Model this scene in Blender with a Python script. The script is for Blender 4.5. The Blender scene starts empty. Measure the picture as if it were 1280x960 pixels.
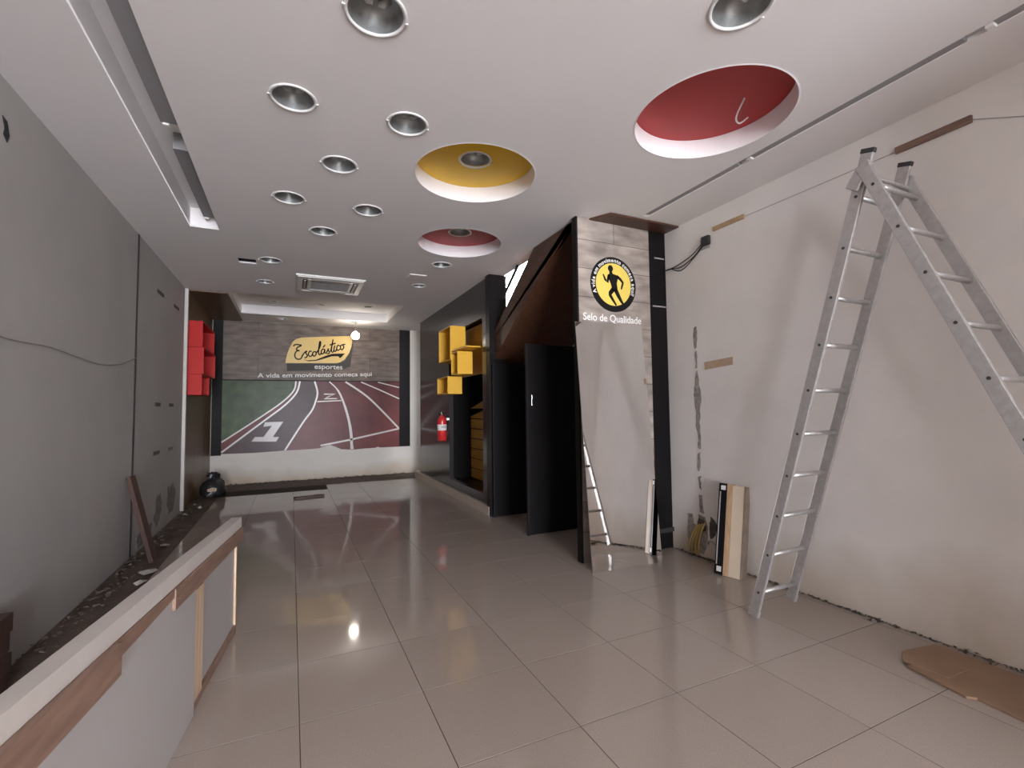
import bpy, bmesh, math, random
from mathutils import Vector, Matrix
random.seed(7)
scene = bpy.context.scene
col = scene.collection

# ------------------------------------------------------------------ camera
cam = bpy.data.cameras.new('camera')
cam.sensor_fit = 'HORIZONTAL'; cam.sensor_width = 36.0
cam.lens = 36.0 * 591.27 / 1280.0
cam.clip_start = 0.02
camo = bpy.data.objects.new('camera', cam); col.objects.link(camo)
def set_cam(loc, yaw, pitch, roll):
    yaw, pitch, roll = map(math.radians, (yaw, pitch, roll))
    F = Vector((math.sin(yaw)*math.cos(pitch), math.cos(yaw)*math.cos(pitch), math.sin(pitch)))
    R = Vector((math.cos(yaw), -math.sin(yaw), 0)); U = R.cross(F)
    R2 = math.cos(roll)*R + math.sin(roll)*U; U2 = -math.sin(roll)*R + math.cos(roll)*U
    m = Matrix((R2, U2, -F)).transposed().to_4x4(); m.translation = Vector(loc)
    camo.matrix_world = m
set_cam((0, 0, 1.5), 25.02, 2.948, -0.672)
scene.camera = camo

# ------------------------------------------------------------------ world, daylight openings, exposure
world = bpy.data.worlds.new('overcast_sky'); scene.world = world; world.use_nodes = True
wn = world.node_tree.nodes
wn['Background'].inputs[0].default_value = (0.85, 0.885, 0.955, 1)
wn['Background'].inputs[1].default_value = 63.0
def portal(name, loc, rot, sx, sy):
    l = bpy.data.lights.new(name, 'AREA'); l.shape = 'RECTANGLE'; l.size = sx; l.size_y = sy
    l.cycles.is_portal = True
    o = bpy.data.objects.new(name, l); o.location = loc; o.rotation_euler = rot; col.objects.link(o)
FRONT = -9.0
portal('shopfront_daylight', (0.35, FRONT-0.06, 1.65), (math.radians(90), 0, 0), 3.3, 3.3)
portal('stairwell_daylight', (3.80, 7.9, 4.1), (0, math.radians(90), 0), 1.4, 2.0)
vs = scene.view_settings
vs.view_transform = 'Standard'; vs.look = 'None'; vs.exposure = 0.0; vs.gamma = 1.0; vs.use_curve_mapping = False
cy = scene.cycles
cy.use_denoising = True; cy.max_bounces = 10; cy.diffuse_bounces = 7; cy.glossy_bounces = 6
cy.sample_clamp_indirect = 6.0; cy.caustics_reflective = False; cy.caustics_refractive = False

CE = 3.42            # ceiling height
XL, XR, YB = -1.51, 3.72, 11.4

# ------------------------------------------------------------------ materials
def new_mat(name):
    m = bpy.data.materials.new(name); m.use_nodes = True
    nt = m.node_tree; return m, nt, nt.nodes, nt.links, nt.nodes['Principled BSDF']
def mat(name, c, rough=0.5, metal=0.0, var=0.0, scale=6.0, bump=0.0, bscale=60.0, spec=0.5, stretch=None, emit=0.0):
    m, nt, n, l, b = new_mat(name)
    b.inputs['Roughness'].default_value = rough; b.inputs['Metallic'].default_value = metal
    b.inputs['Specular IOR Level'].default_value = spec
    b.inputs['Base Color'].default_value = (*c, 1)
    if emit:
        b.inputs['Emission Color'].default_value = (*c, 1); b.inputs['Emission Strength'].default_value = emit
    if var or bump:
        tc = n.new('ShaderNodeTexCoord'); mp = n.new('ShaderNodeMapping')
        l.new(tc.outputs['Object'], mp.inputs['Vector'])
        if stretch: mp.inputs['Scale'].default_value = stretch
    if var:
        no = n.new('ShaderNodeTexNoise'); no.inputs['Scale'].default_value = scale
        no.inputs['Detail'].default_value = 6; no.inputs['Roughness'].default_value = 0.6
        l.new(mp.outputs[0], no.inputs['Vector'])
        cr = n.new('ShaderNodeValToRGB')
        cr.color_ramp.elements[0].position = 0.3; cr.color_ramp.elements[1].position = 0.7
        cr.color_ramp.elements[0].color = (*[max(0, x*(1-var)) for x in c], 1)
        cr.color_ramp.elements[1].color = (*[min(1, x*(1+var)) for x in c], 1)
        l.new(no.outputs['Fac'], cr.inputs['Fac']); l.new(cr.outputs['Color'], b.inputs['Base Color'])
    if bump:
        nb = n.new('ShaderNodeTexNoise'); nb.inputs['Scale'].default_value = bscale; nb.inputs['Detail'].default_value = 4
        l.new(mp.outputs[0], nb.inputs['Vector'])
        bp = n.new('ShaderNodeBump'); bp.inputs['Strength'].default_value = bump; bp.inputs['Distance'].default_value = 0.01
        l.new(nb.outputs['Fac'], bp.inputs['Height']); l.new(bp.outputs['Normal'], b.inputs['Normal'])
    return m
def stained_wall(name, c, dirt, zmax):
    """white plaster with splashed earth-coloured dirt of uneven outline low on the wall"""
    m = mat(name, c, 0.75, var=0.05, scale=1.6, bump=0.12, bscale=25)
    n, l = m.node_tree.nodes, m.node_tree.links; b = n['Principled BSDF']
    src = b.inputs['Base Color'].links[0].from_socket
    tc = n.new('ShaderNodeTexCoord'); sp = n.new('ShaderNodeSeparateXYZ'); l.new(tc.outputs['Object'], sp.inputs[0])
    no = n.new('ShaderNodeTexNoise'); no.inputs['Scale'].default_value = 1.3; no.inputs['Detail'].default_value = 7
    l.new(tc.outputs['Object'], no.inputs['Vector'])
    ad = n.new('ShaderNodeMath'); ad.operation = 'MULTIPLY_ADD'; l.new(no.outputs['Fac'], ad.inputs[0])
    ad.inputs[1].default_value = -zmax*1.7; l.new(sp.outputs['Z'], ad.inputs[2])
    mr = n.new('ShaderNodeMapRange'); mr.inputs['From Min'].default_value = -zmax; mr.inputs['From Max'].default_value = zmax*0.1
    mr.inputs['To Min'].default_value = 0.8; mr.inputs['To Max'].default_value = 0.0
    l.new(ad.outputs[0], mr.inputs['Value'])
    mx = n.new('ShaderNodeMix'); mx.data_type = 'RGBA'
    l.new(mr.outputs[0], mx.inputs['Factor']); l.new(src, mx.inputs[6]); mx.inputs[7].default_value = (*dirt, 1)
    l.new(mx.outputs[2], b.inputs['Base Color'])
    return m
def wood(name, c1, c2, rough=0.45, axis='Y', scale=3.0):
    m, nt, n, l, b = new_mat(name)
    tc = n.new('ShaderNodeTexCoord'); mp = n.new('ShaderNodeMapping'); l.new(tc.outputs['Object'], mp.inputs['Vector'])
    s = {'X': (1, 12, 12), 'Y': (12, 1, 12), 'Z': (12, 12, 1)}[axis]; mp.inputs['Scale'].default_value = s
    no = n.new('ShaderNodeTexNoise'); no.inputs['Scale'].default_value = scale; no.inputs['Detail'].default_value = 8
    l.new(mp.outputs[0], no.inputs['Vector'])
    cr = n.new('ShaderNodeValToRGB'); cr.color_ramp.elements[0].position = 0.3; cr.color_ramp.elements[1].position = 0.7
    cr.color_ramp.elements[0].color = (*c1, 1); cr.color_ramp.elements[1].color = (*c2, 1)
    l.new(no.outputs['Fac'], cr.inputs['Fac']); l.new(cr.outputs['Color'], b.inputs['Base Color'])
    b.inputs['Roughness'].default_value = rough
    return m
def board_print(name, c1, c2, row, width, rough):
    """printed picture of weathered boards: rows of uneven grey-brown with dark joints"""
    m, nt, n, l, b = new_mat(name)
    tc = n.new('ShaderNodeTexCoord'); sp = n.new('ShaderNodeSeparateXYZ'); l.new(tc.outputs['Object'], sp.inputs[0])
    cb = n.new('ShaderNodeCombineXYZ'); l.new(sp.outputs['X'], cb.inputs[0]); l.new(sp.outputs['Z'], cb.inputs[1])
    br = n.new('ShaderNodeTexBrick'); l.new(cb.outputs[0], br.inputs['Vector'])
    br.inputs['Color1'].default_value = (*c1, 1); br.inputs['Color2'].default_value = (*c2, 1)
    br.inputs['Mortar'].default_value = (*[x*0.45 for x in c1], 1)
    br.inputs['Scale'].default_value = 1.0; br.inputs['Row Height'].default_value = row
    br.inputs['Brick Width'].default_value = width; br.inputs['Mortar Size'].default_value = 0.004
    no = n.new('ShaderNodeTexNoise'); no.inputs['Scale'].default_value = 3.0; no.inputs['Detail'].default_value = 8
    mp = n.new('ShaderNodeMapping'); mp.inputs['Scale'].default_value = (1.2, 1, 3.5)
    l.new(tc.outputs['Object'], mp.inputs['Vector']); l.new(mp.outputs[0], no.inputs['Vector'])
    mr = n.new('ShaderNodeMapRange'); mr.inputs['From Min'].default_value = 0.3; mr.inputs['From Max'].default_value = 0.7
    mr.inputs['To Min'].default_value = 0.62; mr.inputs['To Max'].default_value = 1.3; l.new(no.outputs['Fac'], mr.inputs['Value'])
    mx = n.new('ShaderNodeMix'); mx.data_type = 'RGBA'; mx.blend_type = 'MULTIPLY'; mx.inputs['Factor'].default_value = 1
    l.new(br.outputs['Color'], mx.inputs[6]); l.new(mr.outputs[0], mx.inputs[7]); l.new(mx.outputs[2], b.inputs['Base Color'])
    b.inputs['Roughness'].default_value = rough; b.inputs['Specular IOR Level'].default_value = 0.2
    return m
def tile_mat():
    m, nt, n, l, b = new_mat('porcelain_tile')
    tc = n.new('ShaderNodeTexCoord'); oi = n.new('ShaderNodeObjectInfo')
    ad = n.new('ShaderNodeVectorMath'); ad.operation = 'ADD'
    l.new(tc.outputs['Object'], ad.inputs[0]); l.new(oi.outputs['Location'], ad.inputs[1])
    no = n.new('ShaderNodeTexNoise'); no.inputs['Scale'].default_value = 140; no.inputs['Detail'].default_value = 3
    l.new(ad.outputs[0], no.inputs['Vector'])
    n2 = n.new('ShaderNodeTexNoise'); n2.inputs['Scale'].default_value = 1.1; n2.inputs['Detail'].default_value = 6
    l.new(ad.outputs[0], n2.inputs['Vector'])
    cr = n.new('ShaderNodeValToRGB'); cr.color_ramp.elements[0].position = 0.3; cr.color_ramp.elements[1].position = 0.7
    cr.color_ramp.elements[0].color = (0.325, 0.27, 0.235, 1); cr.color_ramp.elements[1].color = (0.38, 0.32, 0.28, 1)
    l.new(no.outputs['Fac'], cr.inputs['Fac'])
    mr = n.new('ShaderNodeMapRange'); mr.inputs['To Min'].default_value = 0.97; mr.inputs['To Max'].default_value = 1.03
    l.new(oi.outputs['Random'], mr.inputs['Value'])
    mx = n.new('ShaderNodeMix'); mx.data_type = 'RGBA'; mx.blend_type = 'MULTIPLY'; mx.inputs['Factor'].default_value = 1
    l.new(cr.outputs['Color'], mx.inputs[6]); l.new(mr.outputs[0], mx.inputs[7]); l.new(mx.outputs[2], b.inputs['Base Color'])
    r = n.new('ShaderNodeMapRange'); r.inputs['From Min'].default_value = 0.3; r.inputs['From Max'].default_value = 0.75
    r.inputs['To Min'].default_value = 0.045; r.inputs['To Max'].default_value = 0.12
    l.new(n2.outputs['Fac'], r.inputs['Value']); l.new(r.outputs[0], b.inputs['Roughness'])
    return m

M = {
 'ceil': mat('ceiling_plaster', (0.85, 0.825, 0.82), 0.85, var=0.02, scale=1.2),
 'rim': mat('white_rim_paint', (0.86, 0.82, 0.82), 0.6),
 'wallL': mat('grey_plaster', (0.40, 0.385, 0.375), 0.8, var=0.06, scale=1.5, bump=0.15, bscale=18),
 'wallR': stained_wall('white_plaster', (0.83, 0.795, 0.765), (0.50, 0.41, 0.31), 0.55),
 'wallB': stained_wall('back_plaster', (0.66, 0.62, 0.57), (0.40, 0.30, 0.20), 0.32),
 'white': mat('white_paint', (0.78, 0.75, 0.73), 0.7),
 'screed': mat('brown_screed', (0.10, 0.072, 0.055), 0.8, var=0.35, scale=5, bump=0.5, bscale=30),
 'grout': mat('grout', (0.06, 0.05, 0.043), 0.9, spec=0.1),
 'tile': tile_mat(),
 'kerb': mat('beige_stone', (0.48, 0.41, 0.33), 0.4, var=0.15, scale=20),
 'metal_ring': mat('white_trim_metal', (0.75, 0.73, 0.72), 0.35),
 'reflector': mat('grey_reflector', (0.30, 0.31, 0.305), 0.4, 0.45, var=0.25, scale=14),
 'lampglass': mat('frosted_lamp', (0.55, 0.57, 0.56), 0.4),
 'yellow': mat('yellow_paint', (0.84, 0.52, 0.018), 0.45),
 'red': mat('red_paint', (0.42, 0.026, 0.026), 0.5),
 'plastic': mat('white_plastic', (0.74, 0.72, 0.70), 0.4),
 'grille': mat('dark_grille', (0.05, 0.047, 0.045), 0.6),
 'slat': mat('grey_slat', (0.42, 0.40, 0.39), 0.5),
 'black': mat('black_void', (0.012, 0.011, 0.012), 0.6),
 'channel': mat('grey_channel', (0.28, 0.27, 0.275), 0.5),
 'blackgloss': mat('black_laminate', (0.010, 0.009, 0.0095), 0.28, spec=0.14),
 'greygloss': mat('dark_grey_gloss', (0.045, 0.043, 0.042), 0.16, spec=0.6),
 'brown': wood('brown_wood', (0.055, 0.022, 0.012), (0.10, 0.042, 0.022), 0.4, 'Y', 2.0),
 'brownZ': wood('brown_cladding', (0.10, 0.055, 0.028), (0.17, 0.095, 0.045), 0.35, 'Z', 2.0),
 'redwood': wood('red_brown_batten', (0.17, 0.095, 0.068), (0.27, 0.17, 0.125), 0.5, 'Y', 3.0),
 'palewood': wood('pale_pine', (0.48, 0.32, 0.20), (0.62, 0.46, 0.32), 0.6, 'Z', 3.0),
 'tan': wood('tan_board', (0.42, 0.27, 0.14), (0.55, 0.38, 0.23), 0.6, 'Z', 3.0),
 'cream': mat('cream_board', (0.66, 0.55, 0.42), 0.55, var=0.06, scale=5),
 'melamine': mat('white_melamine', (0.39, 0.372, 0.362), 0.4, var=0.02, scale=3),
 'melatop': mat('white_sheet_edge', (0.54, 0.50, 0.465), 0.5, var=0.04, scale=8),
 'alu': mat('aluminium', (0.50, 0.48, 0.465), 0.46, 0.7, var=0.12, scale=30),
 'rubber': mat('black_rubber', (0.03, 0.028, 0.028), 0.6),
 'mirror': mat('mirror_silver', (0.93, 0.925, 0.915), 0.015, 1.0),
 'glassedge': mat('mirror_back', (0.35, 0.37, 0.36), 0.4),
 'board_end': board_print('board_print_fine', (0.31, 0.26, 0.225), (0.37, 0.315, 0.275), 0.29, 7.0, 0.45),
 'board_back': board_print('board_print_wide', (0.135, 0.102, 0.084), (0.17, 0.131, 0.107), 0.42, 2.3, 0.42),
 'asphalt': mat('track_red_print', (0.125, 0.030, 0.029), 0.34, var=0.45, scale=1.1, spec=0.16),
 'trackdark': mat('track_dark_print', (0.062, 0.034, 0.036), 0.34, var=0.3, scale=1.5, spec=0.16),
 'grass': mat('grass_print', (0.042, 0.066, 0.024), 0.34, var=0.55, scale=3.5, spec=0.16),
 'lineprint': mat('white_line_print', (0.56, 0.51, 0.48), 0.3),
 'greyline': mat('grey_number_print', (0.36, 0.31, 0.30), 0.3),
 'signyellow': mat('sign_yellow', (0.68, 0.46, 0.11), 0.4, var=0.05, scale=4),
 'roundyellow': mat('roundel_yellow', (0.80, 0.60, 0.12), 0.4),
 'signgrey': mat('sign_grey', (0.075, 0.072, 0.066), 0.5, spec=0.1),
 'ink': mat('black_ink', (0.014, 0.012, 0.012), 0.45, spec=0.08),
 'lettergrey': mat('letter_grey', (0.62, 0.60, 0.57), 0.4),
 'letterwhite': mat('letter_white', (0.82, 0.80, 0.77), 0.4),
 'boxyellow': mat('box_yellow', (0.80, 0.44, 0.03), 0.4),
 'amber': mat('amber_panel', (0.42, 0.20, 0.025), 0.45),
 'slatyellow': wood('slatwall_amber', (0.50, 0.25, 0.035), (0.62, 0.33, 0.05), 0.4, 'Y', 2.0),
 'boxred': mat('box_red', (0.46, 0.016, 0.014), 0.42, spec=0.15),
 'extred': mat('extinguisher_red', (0.60, 0.03, 0.03), 0.25),
 'chrome': mat('chrome', (0.75, 0.74, 0.72), 0.2, 1.0),
 'darkwood': wood('dark_plank', (0.04, 0.018, 0.013), (0.075, 0.036, 0.026), 0.6, 'Z', 3.0),
 'shadedside': mat('shaded_board_side', (0.26, 0.20, 0.155), 0.8, var=0.2, scale=12),
 'damp': mat('damp_plaster', (0.20, 0.185, 0.175), 0.9, var=0.35, scale=9),
 'mortar': mat('exposed_mortar', (0.33, 0.30, 0.275), 0.95, var=0.4, scale=25, bump=1.0, bscale=60),
 'cavity': mat('dark_cavity', (0.10, 0.085, 0.07), 0.95, var=0.4, scale=20),
 'cableyellow': mat('yellow_conduit', (0.42, 0.29, 0.09), 0.5),
 'cableblack': mat('black_cable', (0.02, 0.019, 0.02), 0.5),
 'patch': mat('plywood_patch', (0.48, 0.35, 0.24), 0.7, var=0.1, scale=15),
 'card': mat('cardboard', (0.25, 0.155, 0.095), 0.75, var=0.12, scale=4),
 'bag': mat('black_bag', (0.02, 0.018, 0.02), 0.35),
 'paper': mat('paper', (0.36, 0.33, 0.30), 0.8),
 'rubble': mat('rubble', (0.12, 0.09, 0.073), 0.95, var=0.3, scale=40),
 'bulb': mat('lit_bulb', (1.0, 0.90, 0.78), 0.4, emit=45.0),
 'cord': mat('grey_cord', (0.30, 0.28, 0.26), 0.6),
 'pave': mat('pavement_concrete', (0.35, 0.33, 0.31), 0.9, var=0.1, scale=4),
}

# ------------------------------------------------------------------ mesh helpers
def wloc(o):
    v = Vector((0, 0, 0))
    while o is not None: v = v + o.location; o = o.parent
    return v
class MB:
    def __init__(s): s.v = []; s.f = []
    def add(s, v, f):
        k = len(s.v); s.v += [tuple(x) for x in v]; s.f += [tuple(i+k for i in q) for q in f]; return s
    def hexa(s, p):
        return s.add(p, [(3,2,1,0),(4,5,6,7),(0,1,5,4),(1,2,6,5),(2,3,7,6),(3,0,4,7)])
    def box(s, x0, x1, y0, y1, z0, z1):
        return s.hexa([(x0,y0,z0),(x1,y0,z0),(x1,y1,z0),(x0,y1,z0),(x0,y0,z1),(x1,y0,z1),(x1,y1,z1),(x0,y1,z1)])
    def obox(s, o, u, v, w, a0, a1, b0, b1, c0, c1):
        o, u, v, w = map(Vector, (o, u, v, w))
        return s.hexa([o+u*a+v*b+w*c for c in (c0, c1) for a, b in ((a0,b0),(a1,b0),(a1,b1),(a0,b1))])
    def bar(s, p0, p1, side, hw, hd):
        p0, p1, side = Vector(p0), Vector(p1), Vector(side).normalized()
        d = (p1-p0).normalized(); n = d.cross(side).normalized()
        return s.hexa([p+side*a+n*b for p in (p0, p1) for a, b in ((-hw,-hd),(hw,-hd),(hw,hd),(-hw,hd))])
    def path(s, pts, r, n=8, caps=True):
        pts = [Vector(p) for p in pts]; rs = r if isinstance(r, (list, tuple)) else [r]*len(pts); k = len(s.v)
        up = Vector((0,0,1)); d0 = (pts[1]-pts[0]).normalized()
        if abs(d0.dot(up)) > .95: up = Vector((1,0,0))
        a = d0.cross(up).normalized()
        for i, p in enumerate(pts):
            d = (pts[min(i+1, len(pts)-1)]-pts[max(i-1, 0)]).normalized()
            a = (a - d*a.dot(d)).normalized(); b = d.cross(a)
            for j in range(n):
                t = 2*math.pi*j/n; s.v.append(tuple(p+(a*math.cos(t)+b*math.sin(t))*rs[i]))
        for i in range(len(pts)-1):
            for j in range(n):
                q = (j+1) % n; s.f.append((k+i*n+j, k+i*n+q, k+(i+1)*n+q, k+(i+1)*n+j))
        if caps:
            s.f.append(tuple(k+j for j in reversed(range(n)))); e = k+(len(pts)-1)*n
            s.f.append(tuple(e+j for j in range(n)))
        return s
    def lathe(s, prof, c=(0,0,0), n=32):
        k = len(s.v); c = Vector(c)
        for r, z in prof:
            for j in range(n):
                t = 2*math.pi*j/n; s.v.append((c.x+r*math.cos(t), c.y+r*math.sin(t), c.z+z))
        for i in range(len(prof)-1):
            for j in range(n):
                q = (j+1) % n; s.f.append((k+i*n+j, k+i*n+q, k+(i+1)*n+q, k+(i+1)*n+j))
        return s
    def prism(s, poly, o, u, v, w, d0, d1):
        o, u, v, w = map(Vector, (o, u, v, w)); k = len(s.v); n = len(poly)
        for d in (d0, d1):
            for a, b in poly: s.v.append(tuple(o+u*a+v*b+w*d))
        s.f.append(tuple(k+i for i in reversed(range(n)))); s.f.append(tuple(k+n+i for i in range(n)))
        for i in range(n):
            q = (i+1) % n; s.f.append((k+i, k+q, k+n+q, k+n+i))
        return s
    def build(s, name, m, parent=None, smooth=False, bevel=0.0, loc=None, fix=True):
        if parent is not None: off = wloc(parent)
        elif loc is not None: off = Vector(loc)
        else:
            xs, ys, zs = zip(*s.v); off = Vector(((min(xs)+max(xs))/2, (min(ys)+max(ys))/2, min(zs)))
        me = bpy.data.meshes.new(name)
        me.from_pydata([tuple(Vector(p)-off) for p in s.v], [], s.f)
        if fix:
            bm = bmesh.new(); bm.from_mesh(me); bmesh.ops.recalc_face_normals(bm, faces=bm.faces); bm.to_mesh(me); bm.free()
        me.materials.append(M[m])
        if smooth: me.polygons.foreach_set('use_smooth', [True]*len(me.polygons))
        o = bpy.data.objects.new(name, me); col.objects.link(o)
        if parent is not None: o.parent = parent
        else: o.location = off
        if bevel:
            bv = o.modifiers.new('edge', 'BEVEL'); bv.width = bevel; bv.segments = 2; bv.limit_method = 'ANGLE'
        return o
def tag(o, label, cat, group=None):
    o['label'] = label; o['category'] = cat
    if group: o['group'] = group
    return o
def struct(o): o['kind'] = 'structure'; return o
def thing(name, label, cat, loc, group=None):
    o = bpy.data.objects.new(name, None); o.empty_display_size = 0.1; o.location = loc; col.objects.link(o)
    return tag(o, label, cat, group)
def copy_tree(root, loc, label):
    r = root.copy(); col.objects.link(r); r.location = loc; r['label'] = label
    for ch in list(root.children):
        c = ch.copy(); col.objects.link(c); c.parent = r
    return r
def circ(cx, cy_, r, n=40): return [(cx+r*math.cos(2*math.pi*i/n), cy_+r*math.sin(2*math.pi*i/n)) for i in range(n)]
def curve_mesh(cv):
    t = bpy.data.objects.new('tmp', cv); col.objects.link(t)
    dg = bpy.context.evaluated_depsgraph_get(); me = bpy.data.meshes.new_from_object(t.evaluated_get(dg))
    bpy.data.objects.remove(t); bpy.data.curves.remove(cv)
    return me
def place(me, name, m, o, u, v, w, parent=None, loc=None):
    o, u, v, w = map(Vector, (o, u, v, w))
    off = wloc(parent) if parent is not None else Vector(loc if loc is not None else o)
    for vt in me.vertices:
        c = vt.co; vt.co = o+u*c.x+v*c.y+w*c.z - off
    me.materials.clear(); me.materials.append(M[m])
    ob = bpy.data.objects.new(name, me); col.objects.link(ob)
    if parent is not None: ob.parent = parent
    else: ob.location = off
    return ob
def sheet(name, outer, holes, m, o, u, v, w, depth, parent=None, loc=None):
    cv = bpy.data.curves.new(name, 'CURVE'); cv.dimensions = '2D'; cv.fill_mode = 'BOTH'; cv.extrude = depth/2
    for ring in [outer]+holes:
        sp = cv.splines.new('POLY'); sp.points.add(len(ring)-1); sp.use_cyclic_u = True
        for p, (a, b) in zip(sp.points, ring): p.co = (a, b, 0, 1)
    return place(curve_mesh(cv), name, m, o, u, v, w, parent, loc)
def text(body, size, m, o, u, v, w, parent, name='lettering', bold=0.0, width=None, align='LEFT', ex=0.0008):
    cv = bpy.data.curves.new(name, 'FONT'); cv.body = body; cv.size = size; cv.extrude = ex; cv.offset = bold
    cv.align_x = align
    me = curve_mesh(cv)
    if width:
        xs = [q.co.x for q in me.vertices]; total = max(xs)-min(xs); k = width/total; x0 = min(xs)
        for q in me.vertices: q.co.x = (q.co.x-x0)*k
    if ' ' not in body: return place(me, name, m, o, u, v, w, parent)
    iv = sorted((min(me.vertices[i].co.x for i in p.vertices), max(me.vertices[i].co.x for i in p.vertices)) for p in me.polygons)
    groups = []
    k = (width/total) if width else 1.0
    for a_, b_ in iv:
        if groups and a_ < groups[-1][1]+0.17*size*k: groups[-1][1] = max(groups[-1][1], b_)
        else: groups.append([a_, b_])
    for a_, b_ in groups:                                     # one part for each word
        bm = bmesh.new(); bm.from_mesh(me)
        bmesh.ops.delete(bm, geom=[q for q in bm.verts if not (a_-1e-5 <= q.co.x <= b_+1e-5)], context='VERTS')
        m2 = bpy.data.meshes.new('word'); bm.to_mesh(m2); bm.free()
        place(m2, 'word', m, o, u, v, w, parent)
def ribbon(mb, pts, wd, o, u, v, w, d0, d1):
    """flat stroke of width wd (one value or one per point) along 2D points, capped at both ends"""
    n = len(pts); ws = wd if isinstance(wd, (list, tuple)) else [wd]*n; L = []; R = []
    for i, (x, y) in enumerate(pts):
        x0, y0 = pts[max(i-1, 0)]; x1, y1 = pts[min(i+1, n-1)]
        dx, dy = x1-x0, y1-y0; q = math.hypot(dx, dy) or 1e-6; nx, ny = -dy/q*ws[i]/2, dx/q*ws[i]/2
        L.append((x+nx, y+ny)); R.append((x-nx, y-ny))
    for i in range(n-1): mb.prism([L[i], L[i+1], R[i+1], R[i]], o, u, v, w, d0, d1)
    return mb
def smooth_pts(pts, k=4):
    out = []
    for i in range(len(pts)-1):
        p0, p1, p2, p3 = pts[max(i-1,0)], pts[i], pts[i+1], pts[min(i+2,len(pts)-1)]
        for j in range(k):
            t = j/k
            out.append(tuple(0.5*((2*b)+(c-a)*t+(2*a-5*b+4*c-d)*t*t+(3*b-a-3*c+d)*t**3) for a,b,c,d in zip(p0,p1,p2,p3)))
    return out+[pts[-1]]
X, Y, Z = (1,0,0), (0,1,0), (0,0,1)
NX, NY, NZ = (-1,0,0), (0,-1,0), (0,0,-1)

# ------------------------------------------------------------------ setting: floor
floor = struct(MB().box(XL-0.12, XR+0.12, FRONT-0.2, YB+0.12, -0.15, -0.012).build('floor', 'screed', loc=(1.1, 4, -0.15)))
MB().box(-1.1475, XR, -3.43, 10.365, -0.012, -0.0007).build('grout_bed', 'grout', floor)
MB().box(XL, XR, FRONT, -3.435, -0.012, 0.0).build('entrance_floor', 'tile', floor)
full = None
T = 0.6; GAP = 0.004
xs = [XL+0.001] + [-1.1475+T*i for i in range(9)] + [XR-0.003]
ys = [1.965+T*i for i in range(-9, 15)]
for i in range(1, len(xs)-1):
    for j in range(len(ys)-1):
        x0, x1, y0, y1 = xs[i]+GAP/2, xs[i+1]-GAP/2, ys[j]+GAP/2, ys[j+1]-GAP/2
        if y1-y0 < 0.05: continue
        if j == len(ys)-2 and i < 4: continue            # tiles lifted along the back of the room
        is_full = abs(x1-x0-T+GAP) < 1e-3 and abs(y1-y0-T+GAP) < 1e-3
        if is_full and full is not None:
            o = full.copy(); col.objects.link(o); o.parent = floor
            o.location = Vector(((x0+x1)/2, (y0+y1)/2, 0))-floor.location
            continue
        hx, hy, e = (x1-x0)/2, (y1-y0)/2, 0.0005
        t = MB().add([(-hx,-hy,-0.009),(hx,-hy,-0.009),(hx,hy,-0.009),(-hx,hy,-0.009),(-hx,-hy,-0.0008),(hx,-hy,-0.0008),(hx,hy,-0.0008),(-hx,hy,-0.0008),
                      (-hx+e,-hy+e,0),(hx-e,-hy+e,0),(hx-e,hy-e,0),(-hx+e,hy-e,0)],
                     [(0,1,5,4),(1,2,6,5),(2,3,7,6),(3,0,4,7),(4,5,9,8),(5,6,10,9),(6,7,11,10),(7,4,8,11),(8,9,10,11)])
        o = t.build('tile', 'tile', loc=(0,0,0)); o.parent = floor
        o.location = Vector(((x0+x1)/2, (y0+y1)/2, 0))-floor.location
        if is_full: full = o

# ------------------------------------------------------------------ setting: ceiling
DL = [  # recessed downlights: x, y, radius factor, label
 (0.35, 2.26, 1.10, 'large round recessed downlight at the top edge left of centre'),
 (1.94, 1.50, 1.10, 'large round recessed downlight at the top edge above the big red circle'),
 (-0.01, 3.11, 1.0, 'round recessed downlight, leftmost of the pair nearest the viewer'),
 (0.69, 3.09, 1.0, 'round recessed downlight just left of the yellow circle, nearer the viewer than it'),
 (0.32, 3.83, 1.0, 'round recessed downlight level with the yellow ceiling circle on its left'),
 (-0.04, 4.62, 1.0, 'round recessed downlight at the left end of the middle zigzag row'),
 (0.65, 4.62, 1.0, 'round recessed downlight between the yellow circle and the air conditioner'),
 (0.29, 5.36, 1.0, 'round recessed downlight ahead of the air conditioner, left of the small red circle'),
 (-0.26, 6.66, 0.95, 'recessed downlight beside the dark square hole in the ceiling'),
 (1.79, 6.01, 0.92, 'recessed downlight right behind the small red ceiling circle'),
 (-0.37, 7.81, 0.80, 'small recessed downlight left of the ceiling air conditioner'),
 (1.78, 7.18, 0.80, 'small recessed downlight right of the ceiling air conditioner'),
 (-0.19, 10.85, 0.72, 'small dark downlight over the left half of the mural'),
 (1.22, 10.75, 0.72, 'small downlight above the lit bulb by the mural'),
 (-1.04, 11.10, 0.5, 'tiny downlight in the far left corner above the mural'),
]
RH = 0.126
CIR = [(2.53, 2.21, 0.50, 'red', 'large red round ceiling recess with white rim near the ladder'),
       (1.36, 3.58, 0.49, 'yellow', 'yellow round ceiling recess with white rim and central downlight'),
       (1.76, 5.16, 0.48, 'red', 'small far red round ceiling recess beyond the yellow one')]
SL = (-0.97, -0.71, FRONT+0.6, 5.75)       # left light slot
SR = (3.18, 3.242, FRONT+0.6, 3.66)         # right light slot
TR = (-0.90, 1.88, 8.70, 10.50)            # tray recess by the mural
VH = (-0.63, -0.43, 6.72, 6.92)            # dark hole
SW = (2.78, 3.70, 4.02, 9.00)              # stairwell
def rect(a): return [(a[0],a[2]),(a[1],a[2]),(a[1],a[3]),(a[0],a[3])]
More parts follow.
